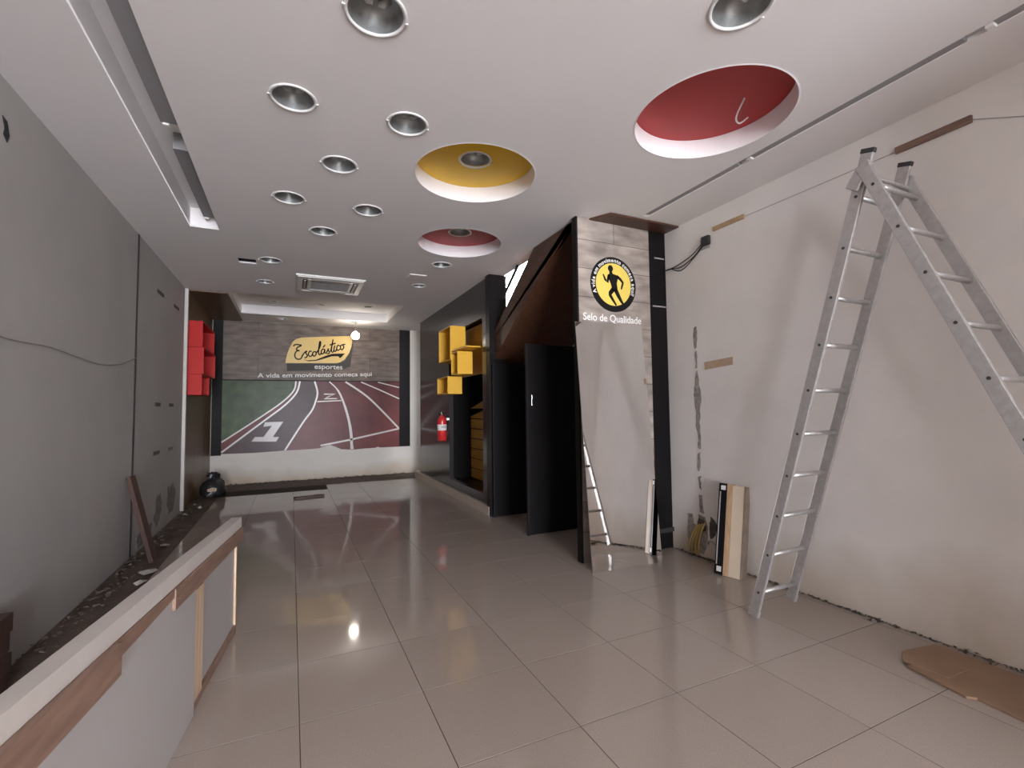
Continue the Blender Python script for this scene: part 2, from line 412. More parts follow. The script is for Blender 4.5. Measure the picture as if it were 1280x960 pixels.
holes = [rect(SL), rect(SR), rect(TR), rect(VH), rect(SW)] + [circ(c[0], c[1], c[2], 64) for c in CIR] + [circ(d[0], d[1], RH*d[2], 32) for d in DL]
ceil = struct(sheet('ceiling', [(XL-0.1,FRONT-0.1),(XR+0.1,FRONT-0.1),(XR+0.1,YB+0.1),(XL-0.1,YB+0.1)], holes, 'ceil',
                    (0,0,CE+0.01), X, Y, Z, 0.02, loc=(1.1,4,CE)))
def recess(name, a, h, m='ceil'):
    x0, x1, y0, y1 = a; t = 0.012
    b = MB().box(x0-t, x1+t, y0-t, y1+t, CE+h, CE+h+t)
    b.box(x0-t, x0, y0, y1, CE+0.02, CE+h); b.box(x1, x1+t, y0, y1, CE+0.02, CE+h)
    b.box(x0-t, x1+t, y0-t, y0, CE+0.02, CE+h); b.box(x0-t, x1+t, y1, y1+t, CE+0.02, CE+h)
    return b.build(name, m, ceil)
recess('light_slot', SL, 0.20); recess('light_slot', SR, 0.06)
recess('dark_hole', VH, 0.25, 'black')
# tray with holes for its small downlights
TD = [(-0.34, 10.0), (0.51, 10.0), (1.39, 9.85)]
tray = sheet('tray_top', [(TR[0],TR[2]),(TR[1],TR[2]),(TR[1],TR[3]),(TR[0],TR[3])], [circ(x, y, RH*0.6, 24) for x, y in TD], 'ceil', (0,0,CE+0.18), X, Y, Z, 0.012, parent=ceil)
b = MB(); t = 0.012
b.box(TR[0]-t, TR[0], TR[2], TR[3], CE+0.02, CE+0.18); b.box(TR[1], TR[1]+t, TR[2], TR[3], CE+0.02, CE+0.18)
b.box(TR[0]-t, TR[1]+t, TR[2]-t, TR[2], CE+0.02, CE+0.18); b.box(TR[0]-t, TR[1]+t, TR[3], TR[3]+t, CE+0.02, CE+0.18)
b.build('tray_side', 'ceil', ceil)
MB().box(XL-0.1, XR+0.1, FRONT-0.1, 3.9, CE+0.5, CE+0.55).build('upper_slab', 'black', ceil)
MB().box(XL-0.1, 2.7, 3.9, YB+0.1, CE+0.5, CE+0.55).build('upper_slab', 'black', ceil)

# ------------------------------------------------------------------ setting: walls
wl = struct(MB().box(XL-0.12, XL, FRONT-0.1, YB+0.1, -0.05, CE+0.5).build('wall_left', 'wallL', loc=(XL, 4, 0)))
WIN = (6.85, 8.95, 3.40, 4.80)
wr = struct(sheet('wall_right', [(FRONT-0.1,-0.05),(YB+0.1,-0.05),(YB+0.1,CE+0.5),(9.12,CE+0.5),(9.12,5.3),(3.9,5.3),(3.9,CE+0.5),(FRONT-0.1,CE+0.5)],
       [[(WIN[0],WIN[2]),(WIN[1],WIN[2]),(WIN[1],WIN[3]),(WIN[0],WIN[3])]], 'wallR', (XR+0.06,0,0), Y, Z, X, 0.12, loc=(XR, 4, 0)))
wb = struct(MB().box(XL-0.12, XR+0.12, YB, YB+0.12, -0.05, CE+0.5).build('wall_back', 'wallB', loc=(1, YB, 0)))
wf = struct(sheet('wall_front', [(XL-0.1,-0.05),(XR+0.1,-0.05),(XR+0.1,CE+0.5),(XL-0.1,CE+0.5)], [[(-1.3,-0.02),(2.0,-0.02),(2.0,3.3),(-1.3,3.3)]],
       'white', (0,FRONT-0.05,0), X, Z, NY, 0.1, loc=(1, FRONT, 0)))
struct(MB().box(2.42, XR, -1.45, -1.2, 0.0, CE).build('wall_shading', 'white', loc=(3, -1.3, 0)))  # unseen wall stub, added to shade the near right wall
# stairwell shaft above the ceiling
ws = struct(MB().box(2.70, 2.78, 4.02, 9.0, CE+0.02, 5.3).box(2.70, XR, 3.92, 4.02, CE+0.02, 5.3).box(2.70, XR, 9.0, 9.1, CE+0.02, 5.3).box(2.70, XR+0.1, 3.92, 9.1, 5.3, 5.36)
     .build('wall_stairwell', 'white', loc=(3.2, 6.5, CE)))
wd = struct(MB().box(XR+0.02, XR+0.06, WIN[0], WIN[1], WIN[2], WIN[2]+0.05).box(XR+0.02, XR+0.06, WIN[0], WIN[1], WIN[3]-0.05, WIN[3])
     .box(XR+0.02, XR+0.06, WIN[0], WIN[0]+0.05, WIN[2]+0.05, WIN[3]-0.05).box(XR+0.02, XR+0.06, WIN[1]-0.05, WIN[1], WIN[2]+0.05, WIN[3]-0.05)
     .build('window_1', 'plastic'))
wd['label'] = 'bright stairwell window glimpsed above the stair'
# left wall: joint, slots, corner post, wood cladding, wire
MB().box(XL-0.001, XL+0.006, 6.205, 6.25, 0.0, CE-0.002).build('joint_gap', 'black', wl)
for y, z, q in ((7.2, 1.6, .12), (7.93, 1.6, .12), (7.2, 1.0, .14), (7.93, 1.0, .14), (7.2, 3.0, .16), (8.1, 3.0, .16)):
    MB().box(XL-0.001, XL+0.008, y-q, y+q, z-0.022, z+0.022).build('wall_slot', 'cavity', wl, bevel=0.002)
b = MB()
b.prism([(3.58,3.20),(3.63,3.19),(3.66,3.12),(3.64,3.07),(3.60,3.10),(3.61,3.14)], (XL,0,0), Y, Z, X, 0.0, 0.004)
b.build('hole_mark', 'black', wl)
for poly in ([(7.25,.42),(7.45,.50),(7.55,.34),(7.48,.15),(7.30,.06),(7.15,.20)], [(7.85,.46),(8.15,.52),(8.35,.36),(8.20,.12),(7.95,.10),(7.80,.26)], [(6.45,.16),(6.85,.24),(7.10,.14),(7.0,.02),(6.5,.02)]):
    rj = random.Random(int(poly[0][0]*100)); out = []
    for i in range(len(poly)):
        (ya, za), (yc, zc) = poly[i], poly[(i+1) % len(poly)]
        for k in range(5): out.append((ya+(yc-ya)*k/5+rj.uniform(-.035,.035), max(.012, za+(zc-za)*k/5+rj.uniform(-.03,.03))))
    MB().prism(out, (XL,0,0), Y, Z, X, 0.0, 0.003).build('damp_patch', 'damp', wl)
for k, (y0, y1) in enumerate(((8.75, 9.62), (9.62, 10.5), (10.5, YB))):
    MB().box(XL, XL+0.02, y0+0.002, y1-0.002, 0.0, CE-0.004).build('cladding_panel', 'brownZ', wl, bevel=0.002)
tag(MB().box(XL, XL+0.045, 8.68, 8.75, 0.0, CE-0.004).build('corner_post', 'melatop', bevel=0.003),
    'thin whitish upright post where the grey left wall ends', 'post')
tag(MB().box(XL+0.022, -0.95, 8.78, YB-0.01, CE-0.016, CE).build('ceiling_brown_layer', 'brownZ', bevel=0.002),  # thin brown layer that makes this corner of the ceiling darker
    'dark brown layer under the ceiling in the far left corner', 'board')
tag(MB().path(smooth_pts([(XL+0.012,2.6,1.99),(XL+0.012,3.66,1.94),(XL+0.012,4.25,1.955),(XL+0.012,5.13,1.92),(XL+0.012,5.7,1.97),(XL+0.012,6.2,2.08)]), 0.005, 6).build('wall_wire', 'cord', smooth=True),
    'thin dark wire drooping across the grey left wall', 'wire')
# low untidy edges of the floor
def chips(name, n, fx, size, m, seed):
    rnd = random.Random(seed); b = MB()
    for _ in range(n):
        x, y, z = fx(rnd); s = size*rnd.uniform(.4, 1.3)
        pts = [(x+rnd.uniform(-s,s), y+rnd.uniform(-s,s), z+rnd.uniform(0,s)*0.8) for _ in range(4)] + [(x+rnd.uniform(-s,s)*.6, y+rnd.uniform(-s,s)*.6, z+s*rnd.uniform(.3,.9))]
        b.add(pts, [(0,1,4),(1,2,4),(2,3,4),(3,0,4),(0,3,2,1)])
    o = b.build(name, m); o['kind'] = 'stuff'; return o
o = chips('rubble', 260, lambda r: (XL+abs(r.gauss(0, .10))+0.02, r.uniform(3.7, 9.2), -0.008), 0.03, 'rubble', 3)
tag(o, 'loose plaster rubble strewn along the foot of the left wall', 'rubble')
o = chips('wall_edge_dirt', 420, lambda r: (XR-abs(r.gauss(0, .022))-0.006, r.uniform(0.3, 3.85), 0.0), 0.018, 'cavity', 5)
tag(o, 'dark crumbled dirt along the foot of the right wall', 'rubble')
o = chips('plaster_crumbs', 300, lambda r: (r.uniform(-1.4, 2.5), YB-abs(r.gauss(0, .12))-0.02, -0.01), 0.03, 'rubble', 9)
tag(o, 'brown plaster crumbs along the foot of the mural wall', 'rubble')

# ------------------------------------------------------------------ ceiling fixtures
def downlight_proto(d):
    t = thing('downlight', d[3], 'downlight', (d[0], d[1], CE), 'recessed ceiling downlights')
    c = (d[0], d[1], CE); r = RH*d[2]
    MB().lathe([(r-0.006,0.004),(r-0.008,-0.004),(r+0.002,-0.008),(r+0.009,-0.006),(r+0.012,0.0),(r-0.002,0.001)], c, 40).build('trim_ring', 'metal_ring', t, smooth=True)
    MB().lathe([(r-0.004,-0.001),(r-0.008,0.03),(r-0.018,0.075),(r*.55,0.115),(0.002,0.122)], c, 40).build('reflector', 'reflector', t, smooth=True)
    for s in (-1, 1):
        p = Vector(c)+Vector((s*0.035, 0.0, 0.055))
        MB().path([p+Vector((s*.028,0,0.03)), p+Vector((0,0,0)), p-Vector((s*.022,0,0.004))], [0.018,0.018,0.012], 10).build('lamp_tube', 'lampglass', t, smooth=True)
        q = Vector(c)+Vector((s*(r+0.010), 0, -0.006))
        MB().box(q.x-0.008, q.x+0.008, q.y-0.005, q.y+0.005, q.z-0.004, q.z+0.003).build('clip', 'metal_ring', t)
    return t
protos = {}
def downlight(x, y, z, f, label, group='recessed ceiling downlights'):
    if f not in protos: 
        protos[f] = downlight_proto((x, y, f, label)); o = protos[f]; o.location.z = z
    else: o = copy_tree(protos[f], (x, y, z), label)
    o['group'] = group; return o
for x, y, f, lab in DL: downlight(x, y, CE, f, lab)
for (x, y), w in zip(TD, ('left', 'middle', 'right')):
    downlight(x, y, CE+0.174, 0.6, 'small downlight in the tray ceiling by the mural, %s of three' % w, 'tray downlights')
for x, y, r, c, lab in CIR:
    t = thing('ceiling_recess', lab, 'ceiling recess', (x, y, CE)); h = 0.14
    MB().lathe([(r+0.012,0.0),(r+0.001,-0.002),(r+0.001,h),(r+0.012,h),(r+0.012,0.022)], (x,y,CE), 72).build('rim', 'rim', t, smooth=False)
    hole = c == 'yellow' or y > 5
    rr = RH*0.95 if hole else 0.001
    MB().lathe([(r,h),(rr,h),(rr,h+0.01),(r,h+0.01)], (x,y,CE), 72).build('disc', c, t)
    if hole:
        downlight(x, y, CE+h, 1.0, 'downlight in the centre of the %s ceiling circle' % ('yellow' if c == 'yellow' else 'small red'))
    else:
        MB().path(smooth_pts([(x+.20,y-.10,CE+h),(x+.26,y+.02,CE+h-0.05),(x+.33,y+.05,CE+h-0.06),(x+.38,y+.02,CE+h-0.02)]), 0.006, 6).build('dangling_wire', 'metal_ring', t, smooth=True)
# lamp channels in the slots
for x0, x1_, y0, y1, zb, h, lab in ((-0.835, -0.712, -2.6, 3.86, .07, 0.2, 'grey lamp channel in the left ceiling slot, longer near piece'), (-0.835, -0.712, 4.22, 5.62, .07, 0.2, 'grey lamp channel in the left ceiling slot, short far piece'),
                      (3.185, 3.24, -2.6, 1.04, .001, .06, 'grey lamp channel in the right ceiling slot, piece at the picture corner'), (3.185, 3.24, 1.16, 2.44, .001, .06, 'grey lamp channel in the right ceiling slot above the ladder'), (3.185, 3.24, 2.56, 3.62, .001, .06, 'grey lamp channel in the right ceiling slot nearest the stair panel')):
    t = thing('lamp_channel', lab, 'light fixture', ((x0+x1_)/2, (y0+y1)/2, CE+zb), 'lamp channels in the ceiling slots')
    MB().box(x0, x1_, y0, y1, CE+zb, CE+h-0.001).build('channel_body', 'channel', t, bevel=0.003)
    if y1 < 3.6 or x0 < 0: MB().box(x0+0.01, x0+0.05, y1, y1+0.035, CE+zb-0.012, CE+zb+0.02).build('lamp_holder', 'letterwhite', t, bevel=0.003)
# cassette air conditioner
t = thing('air_conditioner', 'white cassette air conditioner with louvred grille set in the ceiling', 'air conditioner', (0.51, 7.64, CE))
x0, x1, y0, y1 = 0.04, 0.98, 7.17, 8.11
fr = MB(); z0, z1 = CE-0.035, CE
fr.prism([(x0,y0),(x1,y0),(x1,y1),(x0,y1)], (0,0,0), X, Y, Z, z0+0.012, z1)
fr.box(x0+.02,x1-.02,y0+.02,y0+.085,z0,z0+.012).box(x0+.02,x1-.02,y1-.085,y1-.02,z0,z0+.012).box(x0+.02,x0+.085,y0+.085,y1-.085,z0,z0+.012).box(x1-.085,x1-.02,y0+.085,y1-.085,z0,z0+.012)
fr.box(x0+.16,x1-.16,y0+.16,y0+.20,z0,z0+.012).box(x0+.16,x1-.16,y1-.20,y1-.16,z0,z0+.012).box(x0+.16,x0+.20,y0+.20,y1-.20,z0,z0+.012).box(x1-.20,x1-.16,y0+.20,y1-.20,z0,z0+.012)
fr.build('panel_frame', 'plastic', t, bevel=0.004)
MB().box(x0+.20,x1-.20,y0+.20,y1-.20,z0+.009,z0+.0125).build('grille_back', 'grille', t)
for i in range(11):
    yy = y0+.215+i*0.051
    MB().obox((0,yy,z0), X, Y, Z, x0+.20, x1-.20, 0, .014, .006, .0088).build('grille_slat', 'slat', t)
for a in ((x0+.09,x0+.155,y0+.2,y1-.2),(x1-.155,x1-.09,y0+.2,y1-.2),(x0+.2,x1-.2,y0+.09,y0+.155),(x0+.2,x1-.2,y1-.155,y1-.09)):
    v = MB().box(a[0],a[1],a[2],a[3],z0+.009,z0+.0125).build('air_outlet', 'grille', t)
    cx, cyy = (a[0]+a[1])/2, (a[2]+a[3])/2
    if a[1]-a[0] < .1: MB().box(cx-.018,cx+.014,a[2]+.02,a[3]-.02,z0-.004,z0+.006).build('flap', 'slat', v)
    else: MB().box(a[0]+.02,a[1]-.02,cyy-.018,cyy+.014,z0-.004,z0+.006).build('flap', 'slat', v)
tag(MB().box(1.50, 1.74, 6.58, 6.80, CE-0.012, CE).build('cover_plate', 'ceil', bevel=0.004), 'flat white cover plate on the ceiling right of the air conditioner', 'cover plate')
# lit bulb by the mural
LB = (1.235, 10.58)
t = thing('hanging_bulb', 'lit bare bulb hanging in front of the mural', 'light bulb', (LB[0], LB[1], 3.10))
MB().path([(LB[0],LB[1],CE-0.005),(LB[0],LB[1],3.19)], 0.006, 8).build('flex', 'cord', t)
MB().lathe([(0.0,0.09),(0.022,0.09),(0.024,0.06),(0.0,0.06)], (LB[0],LB[1],3.12), 16).build('socket', 'plastic', t, smooth=True)
MB().lathe([(0.002,-0.086),(0.045,-0.074),(0.078,-0.035),(0.085,0.0),(0.072,0.045),(0.04,0.075),(0.022,0.09)], (LB[0],LB[1],3.10), 24).build('bulb', 'bulb', t, smooth=True)

# ------------------------------------------------------------------ mural on the back wall
mu = thing('wall_mural', 'printed wall mural of a running track under grey boards with yellow sign', 'mural', (0.5, YB, 0.6))
yb = YB-0.004
F0 = ((0, yb, 0), X, Z, NY)
def mprint(name, poly, m, d): return MB().prism(poly, *F0, d-0.0008, d).build(name, m, mu)
ctop = 2.163
MB().box(-1.30, 2.34, YB-0.004, YB-0.0005, ctop, CE-0.003).build('board_print', 'board_back', mu)
bot = [(-1.30,0.63),(-0.71,0.627),(-0.119,0.646),(0.30,0.652),(0.561,0.663),(0.68,0.70),(0.795,0.728),(0.90,0.69),(1.036,0.622),(1.28,0.598),(1.55,0.615),(1.783,0.62),(1.84,0.64),(1.90,0.622),(2.34,0.621)]
MB().prism(bot+[(2.34,ctop),(-1.30,ctop)], (0,YB-0.0005,0), X, Z, NY, 0.0, 0.0035).build('track_print', 'asphalt', mu)
mprint('dark_lane_print', [(-1.30,0.66),(-1.298,0.64),(-0.71,0.628),(-0.119,0.648),(0.239,1.247),(0.408,1.494),(0.482,1.681),(0.527,1.902),(0.466,ctop),(0.15,ctop),(0.101,1.9),(-0.13,1.623),(-0.56,1.266)], 'trackdark', 0.001)
mprint('grass_print', [(-1.30,ctop),(0.087,ctop),(0.067,1.993),(-0.132,1.734),(-0.349,1.534),(-0.719,1.269),(-1.30,0.865)], 'grass', 0.0012)
mprint('joint_line', [(-1.30,ctop-0.012),(2.34,ctop-0.004),(2.34,ctop+0.014),(-1.30,ctop+0.010)], 'ink', 0.0016)
lines = [([(0.087,2.15),(0.045,1.944),(-0.175,1.697),(-0.615,1.357),(-1.295,0.87)], .028), ([(0.167,2.15),(0.101,1.9),(-0.13,1.623),(-0.56,1.266),(-1.295,0.66)], .034),
 ([(0.466,2.15),(0.527,1.902),(0.482,1.681),(0.408,1.494),(0.239,1.247),(-0.115,0.65)], .034), ([(0.773,2.15),(0.967,1.936),(1.121,1.549),(1.228,1.096),(1.268,0.611)], [.025,.04,.05,.06,.075]),
 ([(1.118,2.15),(1.524,1.872),(1.845,1.574),(2.335,1.051)], .04), ([(1.459,2.15),(1.844,1.986),(2.335,1.762)], .028), ([(1.843,2.15),(2.335,2.03)], .022),
 ([(2.335,1.051),(1.217,0.826),(0.60,0.722)], .038), ([(0.523,1.70),(1.029,1.723)], .022)]
for pts, wd_ in lines:
    k = 1 if len(pts) == 2 else 4
    sp = smooth_pts(pts, k) if len(pts) > 3 else pts
    if isinstance(wd_, list): wd_ = [wd_[min(int(i/k), len(wd_)-1)] for i in range(len(sp))]
    ribbon(MB(), sp, wd_, *F0, 0.0012, 0.0022).build('lane_line', 'lineprint', mu)
mprint('lane_number', [(-0.755,0.866),(-0.688,0.959),(-0.529,0.953),(-0.371,1.189),(-0.532,1.169),(-0.507,1.265),(-0.154,1.269),(-0.352,0.947),(-0.232,0.942),(-0.286,0.847)], 'greyline', 0.0024)
ribbon(MB(), [(0.66,1.868),(0.895,1.868),(0.757,1.812),(0.669,1.765),(0.938,1.769)], .024, *F0, 0.0014, 0.0024).build('lane_number', 'lineprint', mu)
MB().box(2.34, 2.595, YB-0.012, YB-0.0005, 0.625, CE-0.003).build('black_border', 'ink', mu)
MB().box(-1.482, -1.30, YB-0.012, YB-0.0005, 0.60, CE-0.003).build('black_border', 'ink', mu)
# the sign on the mural
sg = MB().prism([(-0.129,2.544),(-0.107,2.687),(-0.061,2.849),(0.01,3.013),(0.082,3.08),(0.18,3.116),(0.579,3.155),(1.204,3.208),(1.25,3.19),(1.258,3.112),(1.241,2.961),(1.188,2.809),(1.101,2.675),(1.014,2.601),(0.927,2.572)], (0,yb,0), X, Z, NY, 0.006, 0.022).build('sign_plate', 'signyellow', mu)
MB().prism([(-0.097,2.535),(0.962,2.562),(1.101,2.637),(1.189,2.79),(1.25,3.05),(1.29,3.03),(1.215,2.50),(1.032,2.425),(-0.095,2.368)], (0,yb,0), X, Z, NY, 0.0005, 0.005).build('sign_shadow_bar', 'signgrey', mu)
script = [[(0.027,2.916),(0.059,2.953),(0.124,2.956),(0.195,2.947)],[(0.185,2.932),(0.125,2.908),(0.093,2.87),(0.098,2.834),(0.147,2.826),(0.093,2.811),(0.06,2.747),(0.067,2.672),(0.123,2.633),(0.181,2.653),(0.213,2.726)],[(0.197,2.698),(0.249,2.781),(0.298,2.823),(0.279,2.777),(0.309,2.729),(0.291,2.683),(0.25,2.671)],[(0.398,2.811),(0.361,2.822),(0.332,2.766),(0.346,2.712),(0.385,2.71),(0.418,2.761)],[(0.456,2.82),(0.423,2.788),(0.423,2.733),(0.455,2.715),(0.49,2.76),(0.481,2.805),(0.456,2.82),(0.507,2.8)],[(0.502,2.793),(0.561,2.912),(0.584,3.023),(0.563,3.044),(0.548,2.939),(0.539,2.802),(0.563,2.748),(0.596,2.786)],[(0.667,2.871),(0.624,2.878),(0.596,2.822),(0.613,2.768),(0.65,2.797),(0.672,2.877),(0.667,2.807),(0.698,2.786)],[(0.632,2.915),(0.676,2.976)],[(0.698,2.786),(0.748,2.898),(0.739,2.856),(0.77,2.82),(0.753,2.784),(0.715,2.776)],[(0.79,2.83),(0.82,2.97),(0.843,3.11),(0.82,2.97),(0.807,2.849),(0.835,2.817),(0.869,2.867)],[(0.768,2.977),(0.896,3.024)],[(0.879,2.973),(0.862,2.861),(0.894,2.838),(0.918,2.887)],[(0.882,3.03),(0.892,3.035)],[(0.99,2.965),(0.948,2.98),(0.921,2.919),(0.942,2.86),(0.991,2.898)],[(1.05,2.997),(1.011,2.979),(1.003,2.913),(1.036,2.881),(1.075,2.942),(1.053,2.997),(1.106,3.007)]]
for idx in ((0,1),(2,),(3,),(4,),(5,),(6,7),(8,),(9,10),(11,12),(13,),(14,)):
    b = MB()
    for q in idx: ribbon(b, smooth_pts(script[q], 4) if len(script[q]) > 2 else script[q], 0.027, (0,yb,0), X, Z, NY, 0.0222, 0.0245)
    b.build('letter', 'ink', sg)
MB().prism([(0.226,2.636),(0.317,2.616),(0.483,2.632),(0.685,2.73),(0.822,2.78),(1.1,2.8),(0.999,2.686),(0.952,2.729),(0.822,2.724),(0.685,2.675),(0.5,2.612),(0.333,2.594)], (0,yb,0), X, Z, NY, 0.0222, 0.0245).build('swoosh', 'ink', sg)
text('esportes', 0.15, 'lettergrey', (0.46, yb-0.0062, 2.435), X, Z, NY, mu, bold=0.002, width=0.59)
text('A vida em movimento começa aqui', 0.135, 'lettergrey', (-0.66, yb-0.0025, 2.215), (0.99942,0,0.034), (0,0,1), NY, mu, bold=0.002, width=2.36)

# ------------------------------------------------------------------ red display boxes on the left, bag, small things at the back
def open_box(name, label, group, cat, m, mi, x0, x1, y0, y1, z0, z1, open_x, wall):
    """display cube open towards the room (the side open_x)"""
    t = thing(name, label, cat, ((x0+x1)/2, (y0+y1)/2, z0), group); k = 0.018
    MB().box(x0,x1,y0,y0+k,z0,z1).build('side_panel', m, t, bevel=0.002)
    MB().box(x0,x1,y1-k,y1,z0,z1).build('side_panel', m, t, bevel=0.002)
    MB().box(x0,x1,y0+k,y1-k,z1-k,z1).build('top_panel', m, t, bevel=0.002)
    MB().box(x0,x1,y0+k,y1-k,z0,z0+k).build('bottom_panel', m, t, bevel=0.002)
    xa, xb = (x0, x0+k) if wall == 'left' else (x1-k, x1)
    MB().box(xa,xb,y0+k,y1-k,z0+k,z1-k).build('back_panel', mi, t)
    return t
g = 'red display boxes in the far left corner'
open_box('display_box', 'uppermost red display box on the brown wall left of the mural', g, 'display box', 'boxred', 'boxred', XL+0.021, -1.29, 8.86, 10.12, 2.53, 2.95, 1, 'left')
open_box('display_box', 'middle red display box on the brown wall left of the mural', g, 'display box', 'boxred', 'boxred', XL+0.021, -1.27, 8.86, 10.12, 2.10, 2.528, 1, 'left')
open_box('display_box', 'lowest and shortest red display box left of the mural', g, 'display box', 'boxred', 'boxred', XL+0.021, -1.29, 8.86, 9.62, 1.77, 2.098, 1, 'left')
# bag
t = thing('trash_bag', 'black bag with a pale label slumped in the far left corner', 'bag', (-1.24, 9.95, -0.012))
rnd = random.Random(2); b = MB(); n = 20
prof = [(0.10,0.0),(0.17,0.03),(0.185,0.10),(0.175,0.18),(0.15,0.25),(0.09,0.31),(0.07,0.34),(0.095,0.39),(0.06,0.43),(0.002,0.40)]
b.lathe(prof, (-1.24,9.95,-0.012), n)
b.v = [(x+rnd.uniform(-.034,.034), y+rnd.uniform(-.034,.034), max(-0.012, z+rnd.uniform(-.02,.02))) for x,y,z in b.v]
b.build('bag_body', 'bag', t, smooth=True)
MB().add([(-1.30,9.755,.11),(-1.17,9.755,.115),(-1.17,9.765,.165),(-1.23,9.77,.18),(-1.31,9.765,.155)], [(0,1,2,3,4)]).build('label_patch', 'patch', t)
tag(MB().obox((0.30,9.0,-0.0), (0.985,0.17,0), (-0.17,0.985,0), Z, -0.24, 0.24, -0.05, 0.05, 0.0, 0.03).build('wood_strip', 'darkwood', bevel=0.003), 'dark wooden strip lying on the tiles before the mural', 'wood strip')
for i, (x, y, r) in enumerate(((-1.38, 8.35, .05), (-1.28, 8.9, .045), (-1.27, 6.55, .06), (-1.20, 5.55, .09), (-1.19, 5.25, .07))):
    b = MB(); rnd = random.Random(30+i); k = 7
    ring = [(x+r*rnd.uniform(.6,1.1)*math.cos(a*2*math.pi/k), y+r*rnd.uniform(.6,1.1)*math.sin(a*2*math.pi/k), -0.01+rnd.uniform(.0,.03)) for a in range(k)]
    b.add(ring+[(x,y,0.03)], [(a,(a+1)%k,k) for a in range(k)]+[tuple(reversed(range(k)))])
    lab = ('crumpled white paper scrap by the corner post', 'white paper scrap below the brown cladding', 'pale paper scrap on the floor beyond the leaning plank', 'larger whitish paper scrap at the foot of the leaning plank', 'pale paper scrap on the near side of the leaning plank')[i]
    tag(b.build('paper_scrap', 'paper'), lab, 'paper', 'paper scraps along the left wall')

# ------------------------------------------------------------------ dark glossy partition, niche, yellow boxes, extinguisher
PX = 2.575
pw = sheet('wall_partition', [(6.30,0.125),(10.30,0.125),(10.30,CE-0.002),(6.30,CE-0.002)], [[(6.55,0.26),(8.20,0.26),(8.20,2.86),(6.55,2.86)]], 'greygloss', (PX+0.04,0,0), Y, Z, X, 0.08, loc=(PX, 8.3, 0))
struct(pw)
MB().box(2.525, 2.70, 6.22, 10.62, -0.012, 0.125).build('kerb', 'kerb', pw, bevel=0.004)
MB().box(PX-0.045, 2.80, 6.16, 6.30, 0.0, CE-0.003).build('pillar', 'blackgloss', pw, bevel=0.003)
# niche lining
MB().box(3.30, 3.33, 6.40, 8.40, 0.20, 2.95).build('niche_back', 'black', pw)
MB().box(2.66, 3.30, 8.20, 8.23, 0.24, 2.90).box(2.66, 3.30, 6.50, 6.53, 0.24, 2.90).build('niche_side', 'blackgloss', pw)
MB().box(2.66, 3.30, 6.53, 8.20, 0.22, 0.25).box(2.66, 3.30, 6.53, 8.20, 2.87, 2.90).build('niche_shelf', 'blackgloss', pw)
MB().box(2.72, 2.74, 6.60, 8.19, 2.05, 2.85).build('niche_panel', 'amber', pw)
sw_ = thing('slatwall', 'amber slatwall panel with horizontal grooves inside the dark niche', 'display panel', (3.0, 8.0, 0.26))
zz = 0.26; k = 0
while zz < 1.60:
    h = 0.165; ya, yb2 = 7.50, 8.195
    za, zb = zz+0.006, min(zz+h, 1.66)
    def top(y, z): return min(z, 1.36+(8.2-y)*0.42)
    MB().hexa([(2.985,ya,za),(3.01,ya,za),(3.01,yb2,za),(2.985,yb2,za),(2.985,ya,top(ya,zb)),(3.01,ya,top(ya,zb)),(3.01,yb2,max(za+.002,top(yb2,zb))),(2.985,yb2,max(za+.002,top(yb2,zb)))]).build('slat', 'slatyellow', sw_)
    zz += h+0.012
MB().box(3.01, 3.025, 7.50, 8.195, 0.255, 1.35).build('backing', 'black', sw_)
g = 'yellow display boxes on the dark partition'
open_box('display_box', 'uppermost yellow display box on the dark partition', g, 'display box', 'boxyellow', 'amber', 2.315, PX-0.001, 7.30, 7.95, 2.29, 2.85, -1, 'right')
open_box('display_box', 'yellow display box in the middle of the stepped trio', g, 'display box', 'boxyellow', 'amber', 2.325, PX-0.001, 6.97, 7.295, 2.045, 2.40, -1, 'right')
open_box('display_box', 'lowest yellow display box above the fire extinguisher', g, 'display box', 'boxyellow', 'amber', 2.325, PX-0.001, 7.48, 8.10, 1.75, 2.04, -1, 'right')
tag(MB().box(2.335, PX-0.001, 6.60, 7.29, 2.42, 2.44).build('display_shelf', 'boxyellow', bevel=0.002), 'thin yellow shelf board beside the uppermost yellow box', 'shelf')
ex = (2.47, 8.30)
t = thing('fire_extinguisher', 'red fire extinguisher with white label hung on the dark partition', 'fire extinguisher', (ex[0], ex[1], 0.93))
MB().lathe([(0.002,0.0),(0.07,0.002),(0.082,0.02),(0.082,0.36),(0.075,0.40),(0.05,0.43),(0.028,0.445),(0.028,0.46),(0.002,0.462)], (*ex,0.93), 28).build('cylinder', 'extred', t, smooth=True)
MB().lathe([(0.0828,0.19),(0.0838,0.191),(0.0838,0.295),(0.0828,0.296)], (*ex,0.93), 28).build('label_band', 'letterwhite', t, smooth=True)
MB().path([(ex[0],ex[1],1.39),(ex[0],ex[1],1.45)], 0.02, 12).build('valve', 'chrome', t, smooth=True)
MB().box(ex[0]-.012, ex[0]+.012, ex[1]-.09, ex[1]+.03, 1.445, 1.458).box(ex[0]-.010, ex[0]+.010, ex[1]-.10, ex[1]+.02, 1.475, 1.485).build('handle', 'rubber', t, bevel=0.002)
MB().path(smooth_pts([(ex[0],ex[1]+.02,1.43),(ex[0]-.02,ex[1]+.10,1.42),(ex[0]-.02,ex[1]+.13,1.34),(ex[0]-.01,ex[1]+.115,1.15),(ex[0],ex[1]+.10,1.02)]), 0.011, 8).build('hose', 'rubber', t, smooth=True)
MB().box(ex[0]+0.06, PX-0.001, ex[1]-.02, ex[1]+.02, 1.30, 1.34).build('bracket', 'chrome', t)
text('ABC', 0.05, 'ink', (ex[0]-0.04, ex[1]-0.0850, 1.165), X, Z, NY, t)

